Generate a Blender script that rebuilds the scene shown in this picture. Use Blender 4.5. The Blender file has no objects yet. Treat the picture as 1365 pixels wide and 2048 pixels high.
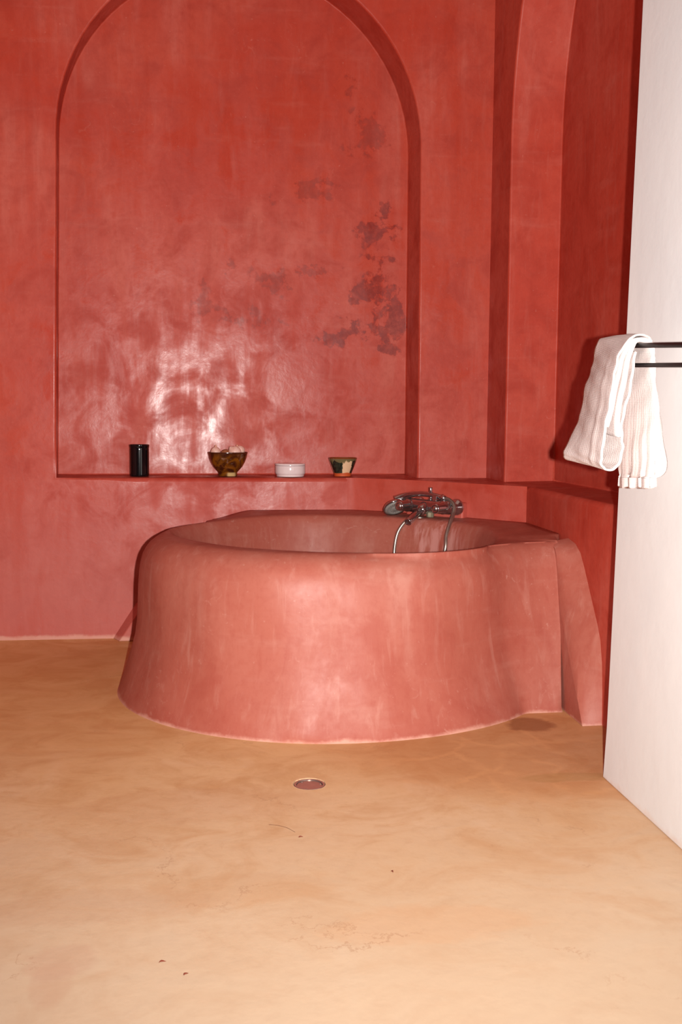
import bpy, bmesh, math, random
from mathutils import Vector, Matrix
from math import radians, sin, cos, pi, sqrt, exp

SC = bpy.context.scene
COL = SC.collection
random.seed(4)

# ------------------------------------------------------------------ camera, flash, world, exposure
cam_d = bpy.data.cameras.new('camera')
cam_d.sensor_fit = 'HORIZONTAL'
cam_d.sensor_width = 36.0
cam_d.lens = 2050.0 / 1365.0 * 36.0
cam_d.clip_start = 0.05
cam = bpy.data.objects.new('camera', cam_d)
COL.objects.link(cam)
YAW, PIT, ROLL = radians(7.0), radians(5.1), radians(0.4)
fw = Vector((sin(YAW) * cos(PIT), cos(YAW) * cos(PIT), -sin(PIT)))
rt = Vector((cos(YAW), -sin(YAW), 0.0))
up = rt.cross(fw)
rt, up = rt * cos(ROLL) + up * sin(ROLL), -rt * sin(ROLL) + up * cos(ROLL)
M3 = Matrix((rt, up, -fw)).transposed()
cam.matrix_world = Matrix.Translation((0, 0, 1.0)) @ M3.to_4x4()
SC.camera = cam

fl_d = bpy.data.lights.new('camera_flash', 'SPOT')          # the photograph was lit by the camera's own flash
fl_d.energy = 700.0
fl_d.color = (1.0, 0.97, 0.93)
fl_d.shadow_soft_size = 0.012
fl_d.spot_size = radians(112)
fl_d.spot_blend = 1.0
fl = bpy.data.objects.new('camera_flash', fl_d)
COL.objects.link(fl)
FL = Vector((0, 0, 1.0)) + rt * 0.085
fl.matrix_world = Matrix.Translation(FL) @ (M3 @ Matrix.Rotation(radians(10), 3, 'X')).to_4x4()

wd = bpy.data.worlds.new('world')
SC.world = wd
wd.use_nodes = True
wd.node_tree.nodes['Background'].inputs[0].default_value = (1.0, 0.95, 0.9, 1)
wd.node_tree.nodes['Background'].inputs[1].default_value = 0.05

vs = SC.view_settings
vs.view_transform = 'Standard'
vs.look = 'None'
vs.exposure = 0.0
vs.gamma = 1.0
vs.use_curve_mapping = False


# ------------------------------------------------------------------ helpers
def lin(r, g, b):
    f = lambda c: (c / 255) / 12.92 if c / 255 <= 0.04045 else ((c / 255 + 0.055) / 1.055) ** 2.4
    return (f(r), f(g), f(b), 1.0)


def link(name, bm, mat, parent=None, smooth=True):
    me = bpy.data.meshes.new(name)
    bmesh.ops.recalc_face_normals(bm, faces=bm.faces[:])
    bm.to_mesh(me)
    bm.free()
    if smooth:
        for p in me.polygons:
            p.use_smooth = True
    o = bpy.data.objects.new(name, me)
    COL.objects.link(o)
    if mat:
        me.materials.append(mat)
    if parent:
        o.parent = parent
    return o


def tag(o, label, cat, group=None):
    o['label'] = label
    o['category'] = cat
    if group:
        o['group'] = group
    return o


def struct(o, label=None):
    o['kind'] = 'structure'
    if label:
        o['label'] = label
    return o


def empty(name, loc=(0, 0, 0), rot=None):
    o = bpy.data.objects.new(name, None)
    o.empty_display_size = 0.05
    COL.objects.link(o)
    o.location = loc
    if rot is not None:
        o.rotation_euler = rot
    return o


def by_angle(o, deg=35):
    me = o.data
    me.shade_smooth() if hasattr(me, 'shade_smooth') else None
    if hasattr(me, 'set_sharp_from_angle'):
        me.set_sharp_from_angle(angle=radians(deg))


def bevel(o, w, seg=3, deg=30, weight=False):
    m = o.modifiers.new('bevel', 'BEVEL')
    m.width = w
    m.segments = seg
    m.limit_method = 'WEIGHT' if weight else 'ANGLE'
    m.angle_limit = radians(deg)
    m.harden_normals = True
    return m


def lathe(bm, prof, n=48, M=None, wob=0.0):
    rings = []
    for k, (r, z) in enumerate(prof):
        if r < 1e-6:
            rings.append([bm.verts.new((0, 0, z))])
        else:
            ring = []
            for i in range(n):
                a = 2 * pi * i / n
                q = r * (1 + wob * sin(2 * a + 1.0) + wob * 0.6 * sin(3 * a + z * 20))
                ring.append(bm.verts.new((q * cos(a), q * sin(a), z + wob * 0.05 * sin(a * 3))))
            rings.append(ring)
    for a, b in zip(rings, rings[1:]):
        if len(a) == 1 and len(b) == 1:
            continue
        for i in range(n):
            j = (i + 1) % n
            if len(a) == 1:
                bm.faces.new((a[0], b[i], b[j]))
            elif len(b) == 1:
                bm.faces.new((a[i], a[j], b[0]))
            else:
                bm.faces.new((a[i], a[j], b[j], b[i]))
    if M is not None:
        for r in rings:
            for v in r:
                v.co = M @ v.co
    return bm


def spline(pts, n):
    """Catmull-Rom through pts, n samples per span."""
    P = [Vector(p) for p in pts]
    P = [P[0] * 2 - P[1]] + P + [P[-1] * 2 - P[-2]]
    out = []
    for i in range(1, len(P) - 2):
        for k in range(n):
            t = k / n
            a, b, c, d = P[i - 1], P[i], P[i + 1], P[i + 2]
            out.append(0.5 * ((2 * b) + (c - a) * t + (2 * a - 5 * b + 4 * c - d) * t * t + (3 * b - a - 3 * c + d) * t ** 3))
    out.append(P[-2].copy())
    return out


def tube(bm, path, rad, n=14, caps=True):
    """Sweep a circle along path; rad is a number or a list of radii."""
    if not isinstance(rad, (list, tuple)):
        rad = [rad] * len(path)
    T = []
    for i in range(len(path)):
        a, b = path[max(i - 1, 0)], path[min(i + 1, len(path) - 1)]
        T.append((b - a).normalized())
    ref = Vector((0, 0, 1)) if abs(T[0].z) < 0.9 else Vector((1, 0, 0))
    x = T[0].cross(ref).normalized()
    rings = []
    for p, t, r in zip(path, T, rad):
        x = (x - t * x.dot(t)).normalized()
        y = t.cross(x)
        rings.append([bm.verts.new(p + (x * cos(2 * pi * k / n) + y * sin(2 * pi * k / n)) * r) for k in range(n)])
    for a, b in zip(rings, rings[1:]):
        for k in range(n):
            j = (k + 1) % n
            bm.faces.new((a[k], a[j], b[j], b[k]))
    if caps:
        bm.faces.new(list(reversed(rings[0])))
        bm.faces.new(rings[-1])
    return bm


def prism(bm, poly, z0, z1):
    lo = [bm.verts.new((x, y, z0)) for x, y in poly]
    hi = [bm.verts.new((x, y, z1)) for x, y in poly]
    n = len(poly)
    for i in range(n):
        j = (i + 1) % n
        bm.faces.new((lo[i], lo[j], hi[j], hi[i]))
    bm.faces.new(list(reversed(lo)))
    bm.faces.new(hi)
    return bm


def box(bm, p0, p1):
    return prism(bm, [(p0[0], p0[1]), (p1[0], p0[1]), (p1[0], p1[1]), (p0[0], p1[1])], p0[2], p1[2])


# ------------------------------------------------------------------ material nodes
class NT:
    def __init__(s, name):
        s.m = bpy.data.materials.new(name)
        s.m.use_nodes = True
        s.t = s.m.node_tree
        s.b = s.t.nodes['Principled BSDF']
        g = s.t.nodes.new('ShaderNodeNewGeometry')
        s.pos = g.outputs['Position']

    def new(s, kind, **kw):
        n = s.t.nodes.new(kind)
        for k, v in kw.items():
            setattr(n, k, v)
        return n

    def put(s, sock, v):
        if hasattr(v, 'default_value') or hasattr(v, 'is_output'):
            s.t.links.new(v, sock)
        else:
            sock.default_value = v

    def math(s, op, a, b=0.0, c=None, clamp=False):
        n = s.new('ShaderNodeMath', operation=op, use_clamp=clamp)
        s.put(n.inputs[0], a)
        s.put(n.inputs[1], b)
        if c is not None:
            s.put(n.inputs[2], c)
        return n.outputs[0]

    def vmul(s, v, sc):
        n = s.new('ShaderNodeVectorMath', operation='MULTIPLY')
        s.put(n.inputs[0], v)
        n.inputs[1].default_value = sc
        return n.outputs[0]

    def vadd(s, v, sc):
        n = s.new('ShaderNodeVectorMath', operation='ADD')
        s.put(n.inputs[0], v)
        s.put(n.inputs[1], sc)
        return n.outputs[0]

    def noise(s, scale, detail=6.0, rough=0.55, dist=0.0, vec=None, stretch=None, out='Fac'):
        n = s.new('ShaderNodeTexNoise')
        v = vec if vec is not None else s.pos
        if stretch:
            v = s.vmul(v, stretch)
        s.t.links.new(v, n.inputs['Vector'])
        n.inputs['Scale'].default_value = scale
        n.inputs['Detail'].default_value = detail
        n.inputs['Roughness'].default_value = rough
        n.inputs['Distortion'].default_value = dist
        return n.outputs[out]

    def rng(s, v, a, b, c=0.0, d=1.0, smooth=True):
        n = s.new('ShaderNodeMapRange', clamp=True)
        n.interpolation_type = 'SMOOTHSTEP' if smooth else 'LINEAR'
        s.put(n.inputs['Value'], v)
        for k, x in zip(('From Min', 'From Max', 'To Min', 'To Max'), (a, b, c, d)):
            n.inputs[k].default_value = x
        return n.outputs[0]

    def mix(s, f, a, b, blend='MIX'):
        n = s.new('ShaderNodeMix', data_type='RGBA', blend_type=blend)
        s.put(n.inputs[0], f)
        s.put(n.inputs[6], a)
        s.put(n.inputs[7], b)
        return n.outputs[2]

    def xyz(s, v=None):
        n = s.new('ShaderNodeSeparateXYZ')
        s.put(n.inputs[0], v if v is not None else s.pos)
        return n.outputs

    def bump(s, h, strength, dist, prev=None):
        n = s.new('ShaderNodeBump')
        s.put(n.inputs['Height'], h)
        n.inputs['Strength'].default_value = strength
        n.inputs['Distance'].default_value = dist
        if prev is not None:
            s.put(n.inputs['Normal'], prev)
        return n.outputs[0]

    def blob(s, c, r, vec=None):
        """1 at the centre c, 0 at the ellipsoid's edge (radii r)"""
        v = s.vadd(vec if vec is not None else s.pos, (-c[0], -c[1], -c[2]))
        v = s.vmul(v, (1 / r[0], 1 / r[1], 1 / r[2]))
        n = s.new('ShaderNodeVectorMath', operation='LENGTH')
        s.t.links.new(v, n.inputs[0])
        return s.math('SUBTRACT', 1.0, n.outputs['Value'], clamp=True)

    def done(s, color, rough, normal=None, spec=0.5, metal=0.0):
        s.put(s.b.inputs['Base Color'], color)
        s.put(s.b.inputs['Roughness'], rough)
        s.put(s.b.inputs['Specular IOR Level'], spec)
        s.put(s.b.inputs['Metallic'], metal)
        if normal is not None:
            s.put(s.b.inputs['Normal'], normal)
        return s.m


def tadelakt(name, dark, mid, light, bloom, bloom_amt=0.35, rough=(0.28, 0.5), spec=0.5, stains=(), drips=None, lime=0.013, bumpk=1.0, patch_amt=0.22, foot_pale=0.0, mott=0.60):
    """Polished coloured lime plaster: cloudy pigment, trowel streaks, pale bloom, burnished sheen."""
    t = NT(name)
    big = t.noise(1.6, 5, 0.55, 0.6)
    mot = t.noise(5.5, 9, 0.62, 0.8)
    fine = t.noise(38, 6, 0.6)
    streak = t.noise(9, 7, 0.6, 0.3, stretch=(1.0, 1.0, 0.16))
    cross = t.noise(11, 6, 0.6, 0.2, stretch=(0.25, 0.25, 1.3))
    c = t.mix(t.rng(big, 0.32, 0.68), mid, light)
    c = t.mix(t.math('MULTIPLY', t.rng(mot, 0.42, 0.70), mott), c, dark)
    c = t.mix(t.math('MULTIPLY', t.rng(t.noise(3.1, 8, 0.6, 1.0, vec=t.vadd(t.pos, (7, 3, 5))), 0.50, 0.72), 0.5), c, light)
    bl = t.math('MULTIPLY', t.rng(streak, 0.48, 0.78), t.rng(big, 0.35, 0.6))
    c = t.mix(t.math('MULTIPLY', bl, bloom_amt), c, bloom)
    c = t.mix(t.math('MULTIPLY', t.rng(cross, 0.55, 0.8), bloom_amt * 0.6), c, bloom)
    c = t.mix(t.math('MULTIPLY', t.rng(fine, 0.42, 0.72), 0.24), c, dark)
    specks = t.noise(75, 3, 0.5, 0.0, vec=t.vadd(t.pos, (3, 1, 9)))
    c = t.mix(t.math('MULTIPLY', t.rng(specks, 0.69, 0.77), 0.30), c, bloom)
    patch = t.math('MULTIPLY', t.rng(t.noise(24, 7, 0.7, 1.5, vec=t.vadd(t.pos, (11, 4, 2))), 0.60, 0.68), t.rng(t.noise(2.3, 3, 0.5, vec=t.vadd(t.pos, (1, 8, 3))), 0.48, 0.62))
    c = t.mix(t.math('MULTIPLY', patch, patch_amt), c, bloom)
    if foot_pale:                                                 # paler pink towards the foot of the wall
        zz = t.xyz()[2]
        dm = t.math('MULTIPLY', t.rng(t.math('ADD', zz, t.math('MULTIPLY', t.math('SUBTRACT', mot, 0.5), 0.9)), 0.95, 0.15), foot_pale)
        c = t.mix(dm, c, lin(190, 112, 104))
    vs_ = t.noise(27, 7, 0.66, 0.5, stretch=(1, 1, 0.13))
    c = t.mix(t.math('MULTIPLY', t.rng(vs_, 0.52, 0.72), patch_amt * 0.55), c, bloom)
    c = t.mix(t.math('MULTIPLY', t.rng(vs_, 0.46, 0.30), patch_amt * 0.6), c, dark)
    for group, colr, amt, ths in stains:
        p = None
        wp = t.vadd(t.pos, t.vmul(t.vadd(t.noise(4.5, 5, 0.6, out='Color'), (-0.5, -0.5, -0.5)), (0.42, 0.0, 0.42)))
        for cc, rr in group:
            b = t.blob(cc, rr, wp)
            p = b if p is None else t.math('MAXIMUM', p, b)
        n1 = t.math('ADD', t.math('MULTIPLY', t.noise(6.5, 10, 0.70, 0.15, vec=t.vadd(t.pos, (2.3, 0, 1.1))), 0.72), t.math('MULTIPLY', t.noise(26, 6, 0.6, 0.0, vec=t.vadd(t.pos, (1.3, 0, 4.1))), 0.28))
        v = t.math('ADD', t.math('MULTIPLY', p, 0.48), t.math('MULTIPLY', t.math('SUBTRACT', n1, 0.5), 3.6))
        m = t.rng(v, ths, ths + 0.10)
        gate = t.rng(p, 0.0, 0.25)
        m = t.math('MULTIPLY', m, gate)
        n2 = t.noise(34, 6, 0.7, 0.2)
        m = t.math('MULTIPLY', m, t.rng(n2, 0.3, 0.62, 0.45, 1.0))
        c = t.mix(t.math('MULTIPLY', m, amt), c, colr)
        edge = t.math('MULTIPLY', t.rng(v, ths - 0.05, ths + 0.02), t.rng(v, ths + 0.10, ths + 0.03))
        c = t.mix(t.math('MULTIPLY', t.math('MULTIPLY', edge, gate), amt * 0.7), c, dark)
    if drips:
        (dc, dr) = drips
        d = t.math('MULTIPLY', t.rng(t.blob(dc, dr), 0.0, 0.5), t.rng(t.noise(26, 5, 0.6, 0.2, stretch=(1, 1, 0.07)), 0.46, 0.62))
        c = t.mix(t.math('MULTIPLY', d, 0.55), c, lin(214, 158, 150))
    if lime:                                                 # pale lime line where the plaster meets the wet floor
        zz = t.xyz()[2]
        w = t.math('ADD', zz, t.math('MULTIPLY', t.math('SUBTRACT', t.noise(7, 7, 0.7), 0.5), 0.05))
        l1 = t.rng(w, lime, lime - 0.017)
        c = t.mix(t.math('MULTIPLY', l1, 0.55), c, lin(224, 178, 158))
    r = t.math('ADD', t.rng(t.math('ADD', t.math('MULTIPLY', mot, 0.5), t.math('MULTIPLY', streak, 0.5)), 0.38, 0.60, rough[0], rough[1]), t.math('MULTIPLY', t.math('SUBTRACT', fine, 0.5), 0.12))
    h = t.math('ADD', t.math('MULTIPLY', t.noise(3.2, 4, 0.5), 1.0), t.math('MULTIPLY', t.noise(14, 5, 0.55, 0.4), 0.22))
    nb = t.bump(h, 0.22 * bumpk, 0.02)
    nb = t.bump(t.noise(90, 4, 0.6), 0.05 * bumpk, 0.004, nb)
    return t.done(c, r, nb, spec)


RED_D, RED_M, RED_L, RED_B = lin(160, 47, 31), lin(179, 61, 44), lin(187, 77, 60), lin(204, 130, 116)
stain_groups = [
    ([((0.76, 4.9, 1.63), (.15, .5, .17)), ((0.83, 4.9, 1.50), (.09, .5, .16)), ((0.60, 4.9, 1.42), (.22, .5, .07)),
      ((0.80, 4.9, 1.36), (.12, .5, .07)), ((0.78, 4.9, 1.86), (.13, .5, .10)), ((0.83, 4.9, 1.98), (.06, .5, .06))], lin(116, 40, 38), 0.74, 0.20),
    ([((0.44, 4.9, 2.08), (.20, .5, .07)), ((0.64, 4.9, 2.56), (.07, .5, .12)), ((0.25, 4.9, 1.62), (.13, .5, .16)),
      ((0.49, 4.9, 1.69), (.10, .5, .05)), ((0.05, 4.9, 1.77), (.06, .5, .05)), ((0.02, 4.9, 1.50), (.16, .5, .10)),
      ((0.72, 4.9, 2.30), (.20, .5, .12))], lin(118, 46, 42), 0.45, 0.28),
]
MAT_BACK = tadelakt('red_plaster_back', RED_D, RED_M, RED_L, RED_B, 0.24, (0.25, 0.58), 0.32, stains=stain_groups, foot_pale=0.55, patch_amt=0.16, lime=0.026)
MAT_RIGHT = tadelakt('red_plaster_right', RED_D, RED_M, RED_L, RED_B, 0.28, (0.42, 0.58), 0.28)
MAT_TUB = tadelakt('red_plaster_bath', lin(152, 68, 55), lin(164, 87, 72), lin(170, 98, 83), lin(194, 144, 130), 0.34, (0.44, 0.58), 0.30,
                   drips=((0.95, 4.25, 0.47), (0.20, 0.25, 0.16)), patch_amt=0.46, mott=0.42)


def floor_mat():
    t = NT('ochre_cement_floor')
    big = t.noise(1.1, 5, 0.55, 0.5)
    mot = t.noise(4.5, 9, 0.62, 1.0, stretch=(1.0, 1.25, 1))
    fine = t.noise(26, 8, 0.65, 0.4)
    c = t.mix(t.rng(big, 0.3, 0.7), lin(204, 160, 116), lin(214, 176, 138))
    c = t.mix(t.math('MULTIPLY', t.rng(mot, 0.42, 0.72), 0.65), c, lin(186, 136, 92))
    c = t.mix(t.math('MULTIPLY', t.rng(t.noise(2.2, 7, 0.6, 0.9, vec=t.vadd(t.pos, (4, 9, 0))), 0.52, 0.72), 0.45), c, lin(220, 188, 156))
    c = t.mix(t.math('MULTIPLY', t.rng(fine, 0.46, 0.76), 0.42), c, lin(186, 138, 94))
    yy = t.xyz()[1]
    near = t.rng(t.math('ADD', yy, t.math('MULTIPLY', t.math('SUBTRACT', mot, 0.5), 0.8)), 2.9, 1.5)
    c = t.mix(t.math('MULTIPLY', near, 0.65), c, lin(179, 163, 144))  # greyer, darker tint near the camera holds back the strong flash there
    c = t.mix(t.rng(yy, 2.3, 4.0, 0.0, 0.75), c, t.mix(t.rng(mot, 0.35, 0.65), lin(238, 192, 124), lin(222, 166, 100)))  # paler ochre with distance, painted in to offset the flash's falloff
    # pale veins between darker pads of cement beside the bath
    v = t.new('ShaderNodeTexVoronoi', feature='DISTANCE_TO_EDGE')
    wv = t.vadd(t.pos, t.vmul(t.noise(2.5, 4, 0.6, out='Color'), (.35, .35, 0)))
    t.t.links.new(wv, v.inputs['Vector'])
    v.inputs['Scale'].default_value = 5.0
    vein = t.math('MULTIPLY', t.rng(v.outputs['Distance'], 0.11, 0.0), t.rng(t.noise(6, 5, 0.6), 0.35, 0.6))
    where = t.math('MAXIMUM', t.rng(t.blob((0.95, 3.05, 0), (0.75, 0.62, 1)), 0.0, 0.5), t.math('MULTIPLY', t.rng(t.blob((-0.6, 3.8, 0), (0.9, 1.2, 1)), 0, 0.6), 0.6))
    c = t.mix(t.math('MULTIPLY', where, 0.50), c, lin(184, 116, 70))
    c = t.mix(t.math('MULTIPLY', t.math('MULTIPLY', vein, where), 0.36), c, lin(226, 170, 118))
    # stains: dark oval by the bath, heart-shaped damp mark, greyish drifts
    n1 = t.noise(11, 6, 0.65, 0.5)
    for cc, rr, col, amt in (((1.03, 3.22, 0), (.10, .10, 1), lin(134, 78, 48), .60), ((-0.285, 1.865, 0), (.085, .085, 1), lin(180, 140, 116), .30),
                             ((-0.29, 1.79, 0), (.05, .10, 1), lin(180, 140, 116), .26), ((-0.25, 2.08, 0), (.30, .11, 1), lin(180, 138, 108), .20),
                             ((0.05, 2.12, 0), (.26, .10, 1), lin(186, 140, 100), .22), ((-0.05, 2.62, 0), (.45, .16, 1), lin(190, 142, 106), .20),
                             ((0.99, 2.72, 0), (.20, .045, 1), lin(168, 128, 78), .40), ((0.42, 1.93, 0), (.28, .10, 1), lin(196, 150, 112), .3)):
        b = t.blob(cc, rr)
        m = t.rng(t.math('ADD', b, t.math('MULTIPLY', t.math('SUBTRACT', n1, 0.5), 0.9)), 0.12, 0.40)
        c = t.mix(t.math('MULTIPLY', t.math('MULTIPLY', m, t.rng(b, 0, 0.12)), amt), c, col)
    ring = t.blob((0.254, 2.741, 0), (.075, .075, 1))         # crumbly cement round the drain
    c = t.mix(t.math('MULTIPLY', t.rng(t.math('ADD', ring, t.math('MULTIPLY', t.math('SUBTRACT', n1, 0.5), 0.5)), 0.30, 0.42), 0.5), c, lin(226, 184, 150))
    cr = t.new('ShaderNodeTexVoronoi', feature='DISTANCE_TO_EDGE')
    t.t.links.new(t.vadd(t.pos, t.vmul(t.noise(5, 6, 0.7, out='Color'), (.5, .5, 0))), cr.inputs['Vector'])
    cr.inputs['Scale'].default_value = 2.2
    crack = t.math('MULTIPLY', t.rng(cr.outputs['Distance'], 0.012, 0.0), t.rng(t.noise(3, 4, 0.6), 0.52, 0.62))
    c = t.mix(t.math('MULTIPLY', crack, 0.35), c, lin(150, 104, 74))
    r = t.rng(mot, 0.3, 0.7, 0.46, 0.60)
    nb = t.bump(t.math('ADD', t.noise(3.0, 5, 0.55), t.math('MULTIPLY', t.noise(18, 5, 0.6), 0.18)), 0.35, 0.012)
    return t.done(c, r, nb, 0.22)


def limewash():
    t = NT('white_limewash')
    n = t.noise(2.2, 6, 0.6, 0.5, stretch=(1, 1, .5))
    c = t.mix(t.rng(n, 0.3, 0.7), lin(218, 220, 220), lin(226, 227, 226))
    z = t.xyz()[2]
    w = t.math('ADD', z, t.math('MULTIPLY', t.math('SUBTRACT', t.noise(14, 6, 0.7), 0.5), 0.06))
    c = t.mix(t.math('MULTIPLY', t.rng(w, 0.022, 0.0), 0.35), c, lin(214, 182, 158))
    nb = t.bump(t.noise(6, 6, 0.6), 0.25, 0.008)
    return t.done(c, 0.6, nb, 0.3)


def plain(name, col, rough=0.5, spec=0.5, metal=0.0, bump=None):
    t = NT(name)
    n = t.noise(60, 4, 0.6)
    dk = (col[0] * 0.86, col[1] * 0.86, col[2] * 0.86, 1)
    c = t.mix(t.rng(n, 0.3, 0.7), dk, col)
    nb = t.bump(n, bump, 0.002) if bump else None
    return t.done(c, rough, nb, spec, metal)


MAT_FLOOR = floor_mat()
MAT_WHITE = limewash()
MAT_CEIL = plain('ceiling_paint', lin(226, 206, 194), 0.8, 0.2)
MAT_CHROME = plain('chrome', (0.56, 0.54, 0.55, 1), 0.11, 0.5, 0.97)
MAT_CHROME_DULL = plain('limescaled_chrome', (0.62, 0.60, 0.57, 1), 0.32, 0.5, 1.0)
MAT_BLACK = plain('black_lacquer', (0.004, 0.004, 0.005, 1), 0.07, 0.5)
MAT_IRON = plain('black_powder_coat', (0.004, 0.0035, 0.004, 1), 0.42, 0.2)

# ------------------------------------------------------------------ the setting
WY = 4.71            # face of the back wall
WX = 1.267           # face of the right wall
SH = 0.735           # height of the plaster shelf
TOP = 3.55


def niche_wall(name, P, u0, u1, z0, z1, front, back, lip, mat):
    """Wall sheet with an arched recess.  front/back: outlines (u, z) from bottom left over the arch to bottom right;
    P(u, z, d) places a point at depth d (0 face, 1 back of the recess); lip(u): weight of the shelf edge's rounding."""
    bm = bmesh.new()
    bw = bm.edges.layers.float.new('bevel_weight_edge')
    nb = 14                                       # points along the shelf edge
    fl, bl = front[0], back[0]
    fr, br = front[-1], back[-1]
    bot_f = [(fr[0] + (fl[0] - fr[0]) * k / nb, fr[1] + (fl[1] - fr[1]) * k / nb) for k in range(1, nb)]
    bot_b = [(br[0] + (bl[0] - br[0]) * k / nb, br[1] + (bl[1] - br[1]) * k / nb) for k in range(1, nb)]
    F = [bm.verts.new(P(u, z, 0)) for u, z in front + bot_f]
    B = [bm.verts.new(P(u, z, 1)) for u, z in back + bot_b]
    R = [bm.verts.new(P(u, z, 0)) for u, z in ((u0, z0), (u1, z0), (u1, z1), (u0, z1))]
    n, na = len(F), len(front)
    loop_f = [bm.edges.new((F[i], F[(i + 1) % n])) for i in range(n)]
    loop_r = [bm.edges.new((R[i], R[(i + 1) % 4])) for i in range(4)]
    bmesh.ops.triangle_fill(bm, use_beauty=True, edges=loop_f + loop_r)
    for i in range(n):
        j = (i + 1) % n
        bm.faces.new((F[i], F[j], B[j], B[i]))
    bm.faces.new(B)
    uv = front + bot_f
    for i, e in enumerate(loop_f):
        if i < na - 1:
            e[bw] = 0.45
        else:
            e[bw] = lip(0.5 * (uv[i][0] + uv[(i + 1) % n][0]))
    for i in range(n):
        e = bm.edges.get((B[i], B[(i + 1) % n]))
        if e:
            e[bw] = 0.30
    o = link(name, bm, mat)
    bevel(o, 0.022, 4, weight=True)
    by_angle(o, 60)
    return struct(o)


def arch(xl0, xl1, xr0, xr1, zb, zs, cx, r, n=40):
    pts = [(xl0, zb)]
    for k in range(1, 8):
        t = k / 8
        pts.append((xl0 + (xl1 - xl0) * t, zb + (zs - zb) * t))
    for k in range(n + 1):
        a = pi - pi * k / n
        pts.append((cx + r * cos(a), zs + r * sin(a)))
    for k in range(7, 0, -1):
        t = k / 8
        pts.append((xr0 + (xr1 - xr0) * t, zb + (zs - zb) * t))
    pts.append((xr0, zb))
    return pts


front = arch(-0.708, -0.683, 0.938, 0.933, SH, 2.235, 0.125, 0.808)
back = arch(-0.728, -0.697, 0.918, 0.915, SH + 0.006, 2.245, 0.109, 0.806)
struct(niche_wall('wall_back', lambda u, z, d: (u, WY + (0.19 + 0.024 * (u - 0.11) / 0.8) * d, z), -2.0, WX, 0.0, TOP, front, back,
                  lambda u: 1.0 if u < 0.60 else 0.0, MAT_BACK))


def recess(dz):
    pts = [(4.405, SH + dz)]
    for k in range(1, 8):
        pts.append((4.405, SH + dz + (2.19 - SH) * k / 8))
    for k in range(37):
        a = pi * k / 36
        pts.append((3.58 + 0.825 * cos(a), 2.19 + 1.05 * sin(a)))
    for k in range(7, 0, -1):
        pts.append((2.755, SH + dz + (2.19 - SH) * k / 8))
    pts.append((2.755, SH + dz))
    return pts


niche_wall('wall_right', lambda u, z, d: (WX + 0.228 * d, u, z), 2.60, WY, 0.0, TOP, recess(0), recess(0.004),
           lambda u: 1.0 if u < 4.05 else 0.0, MAT_RIGHT)

# corner ledge that carries the shelf round to the right wall
bm = bmesh.new()
diag = [(0.60, 4.712), (0.66, 4.690), (0.745, 4.630), (0.90, 4.500), (1.01, 4.375), (1.11, 4.255), (1.268, 4.068)]
diag = [(p.x, p.y) for p in spline([(x, y, 0) for x, y in diag], 5)]
prism(bm, diag + [(1.268, 4.712)], 0.50, SH + 0.0005)
bw = bm.edges.layers.float.new('bevel_weight_edge')
for e in bm.edges:
    a, b = e.verts
    if a.co.z > 0.7 and b.co.z > 0.7 and not (a.co.y > 4.705 and b.co.y > 4.705) and not (a.co.x > 1.26 and b.co.x > 1.26):
        e[bw] = 1.0
o = link('trim_1', bm, MAT_BACK)
bevel(o, 0.020, 4, weight=True)
by_angle(o, 50)
struct(o)

# white pier of wall at the right, leaning slightly back
bm = bmesh.new()
NZ = 24
prof = []
for k in range(NZ + 1):
    z = TOP * k / NZ
    prof.append((1.088 + 0.0195 * z - 0.004 * exp(-z / 0.05), z))
for y in (-1.6, 2.71):
    pass
va = [[bm.verts.new((x, y, z)) for x, z in prof] + [bm.verts.new((1.9, y, TOP)), bm.verts.new((1.9, y, 0))] for y in (-1.6, 0.5, 1.6, 2.2, 2.71)]
m = NZ + 3
for a, b in zip(va, va[1:]):
    for i in range(m):
        j = (i + 1) % m
        bm.faces.new((a[i], a[j], b[j], b[i]))
bm.faces.new(va[0])
bm.faces.new(list(reversed(va[-1])))
o = link('wall_near', bm, MAT_WHITE)
bevel(o, 0.004, 2, 40)
by_angle(o, 40)
struct(o)

for nm, p0, p1, mt in (('wall_left', (-2.1, -1.7, 0), (-2.0, 4.9, TOP), MAT_RIGHT), ('wall_front', (-2.1, -1.7, 0), (1.9, -1.6, TOP), MAT_WHITE),
                       ('ceiling', (-2.1, -1.7, TOP), (2.0, 4.95, TOP + 0.1), MAT_CEIL)):
    bm = bmesh.new()
    box(bm, p0, p1)
    struct(link(nm, bm, mt, smooth=False))

# floor with a real hole for the drain
DR = Vector((0.254, 2.741, 0.0))
bm = bmesh.new()
NR = 48
RH = 0.0445
circ = []
for k in range(NR):
    a = 2 * pi * k / NR
    r = RH + 0.0035 * max(0, sin(a * 1.0 - 0.2)) * random.uniform(0.2, 1.0) + random.uniform(0, 0.0010)
    circ.append(bm.verts.new((DR.x + r * cos(a), DR.y + r * sin(a), 0)))
deep = [bm.verts.new((v.co.x, v.co.y, -0.05)) for v in circ]
rect = [bm.verts.new(p) for p in ((-2.1, -1.7, 0), (1.9, -1.7, 0), (1.9, 4.95, 0), (-2.1, 4.95, 0))]
E1 = [bm.edges.new((circ[i], circ[(i + 1) % NR])) for i in range(NR)]
E2 = [bm.edges.new((rect[i], rect[(i + 1) % 4])) for i in range(4)]
bmesh.ops.triangle_fill(bm, use_beauty=True, edges=E1 + E2)
for i in range(NR):
    j = (i + 1) % NR
    bm.faces.new((circ[i], circ[j], deep[j], deep[i]))
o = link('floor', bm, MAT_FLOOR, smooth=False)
struct(o)

# ------------------------------------------------------------------ the plaster bath
tub = empty('bathtub', (0.41, 3.83, 0))
tag(tub, 'round built-in bathtub of pink-red polished plaster with a flared foot', 'bathtub')
CX, CY = 0.41, 3.83
NA = 480


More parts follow.
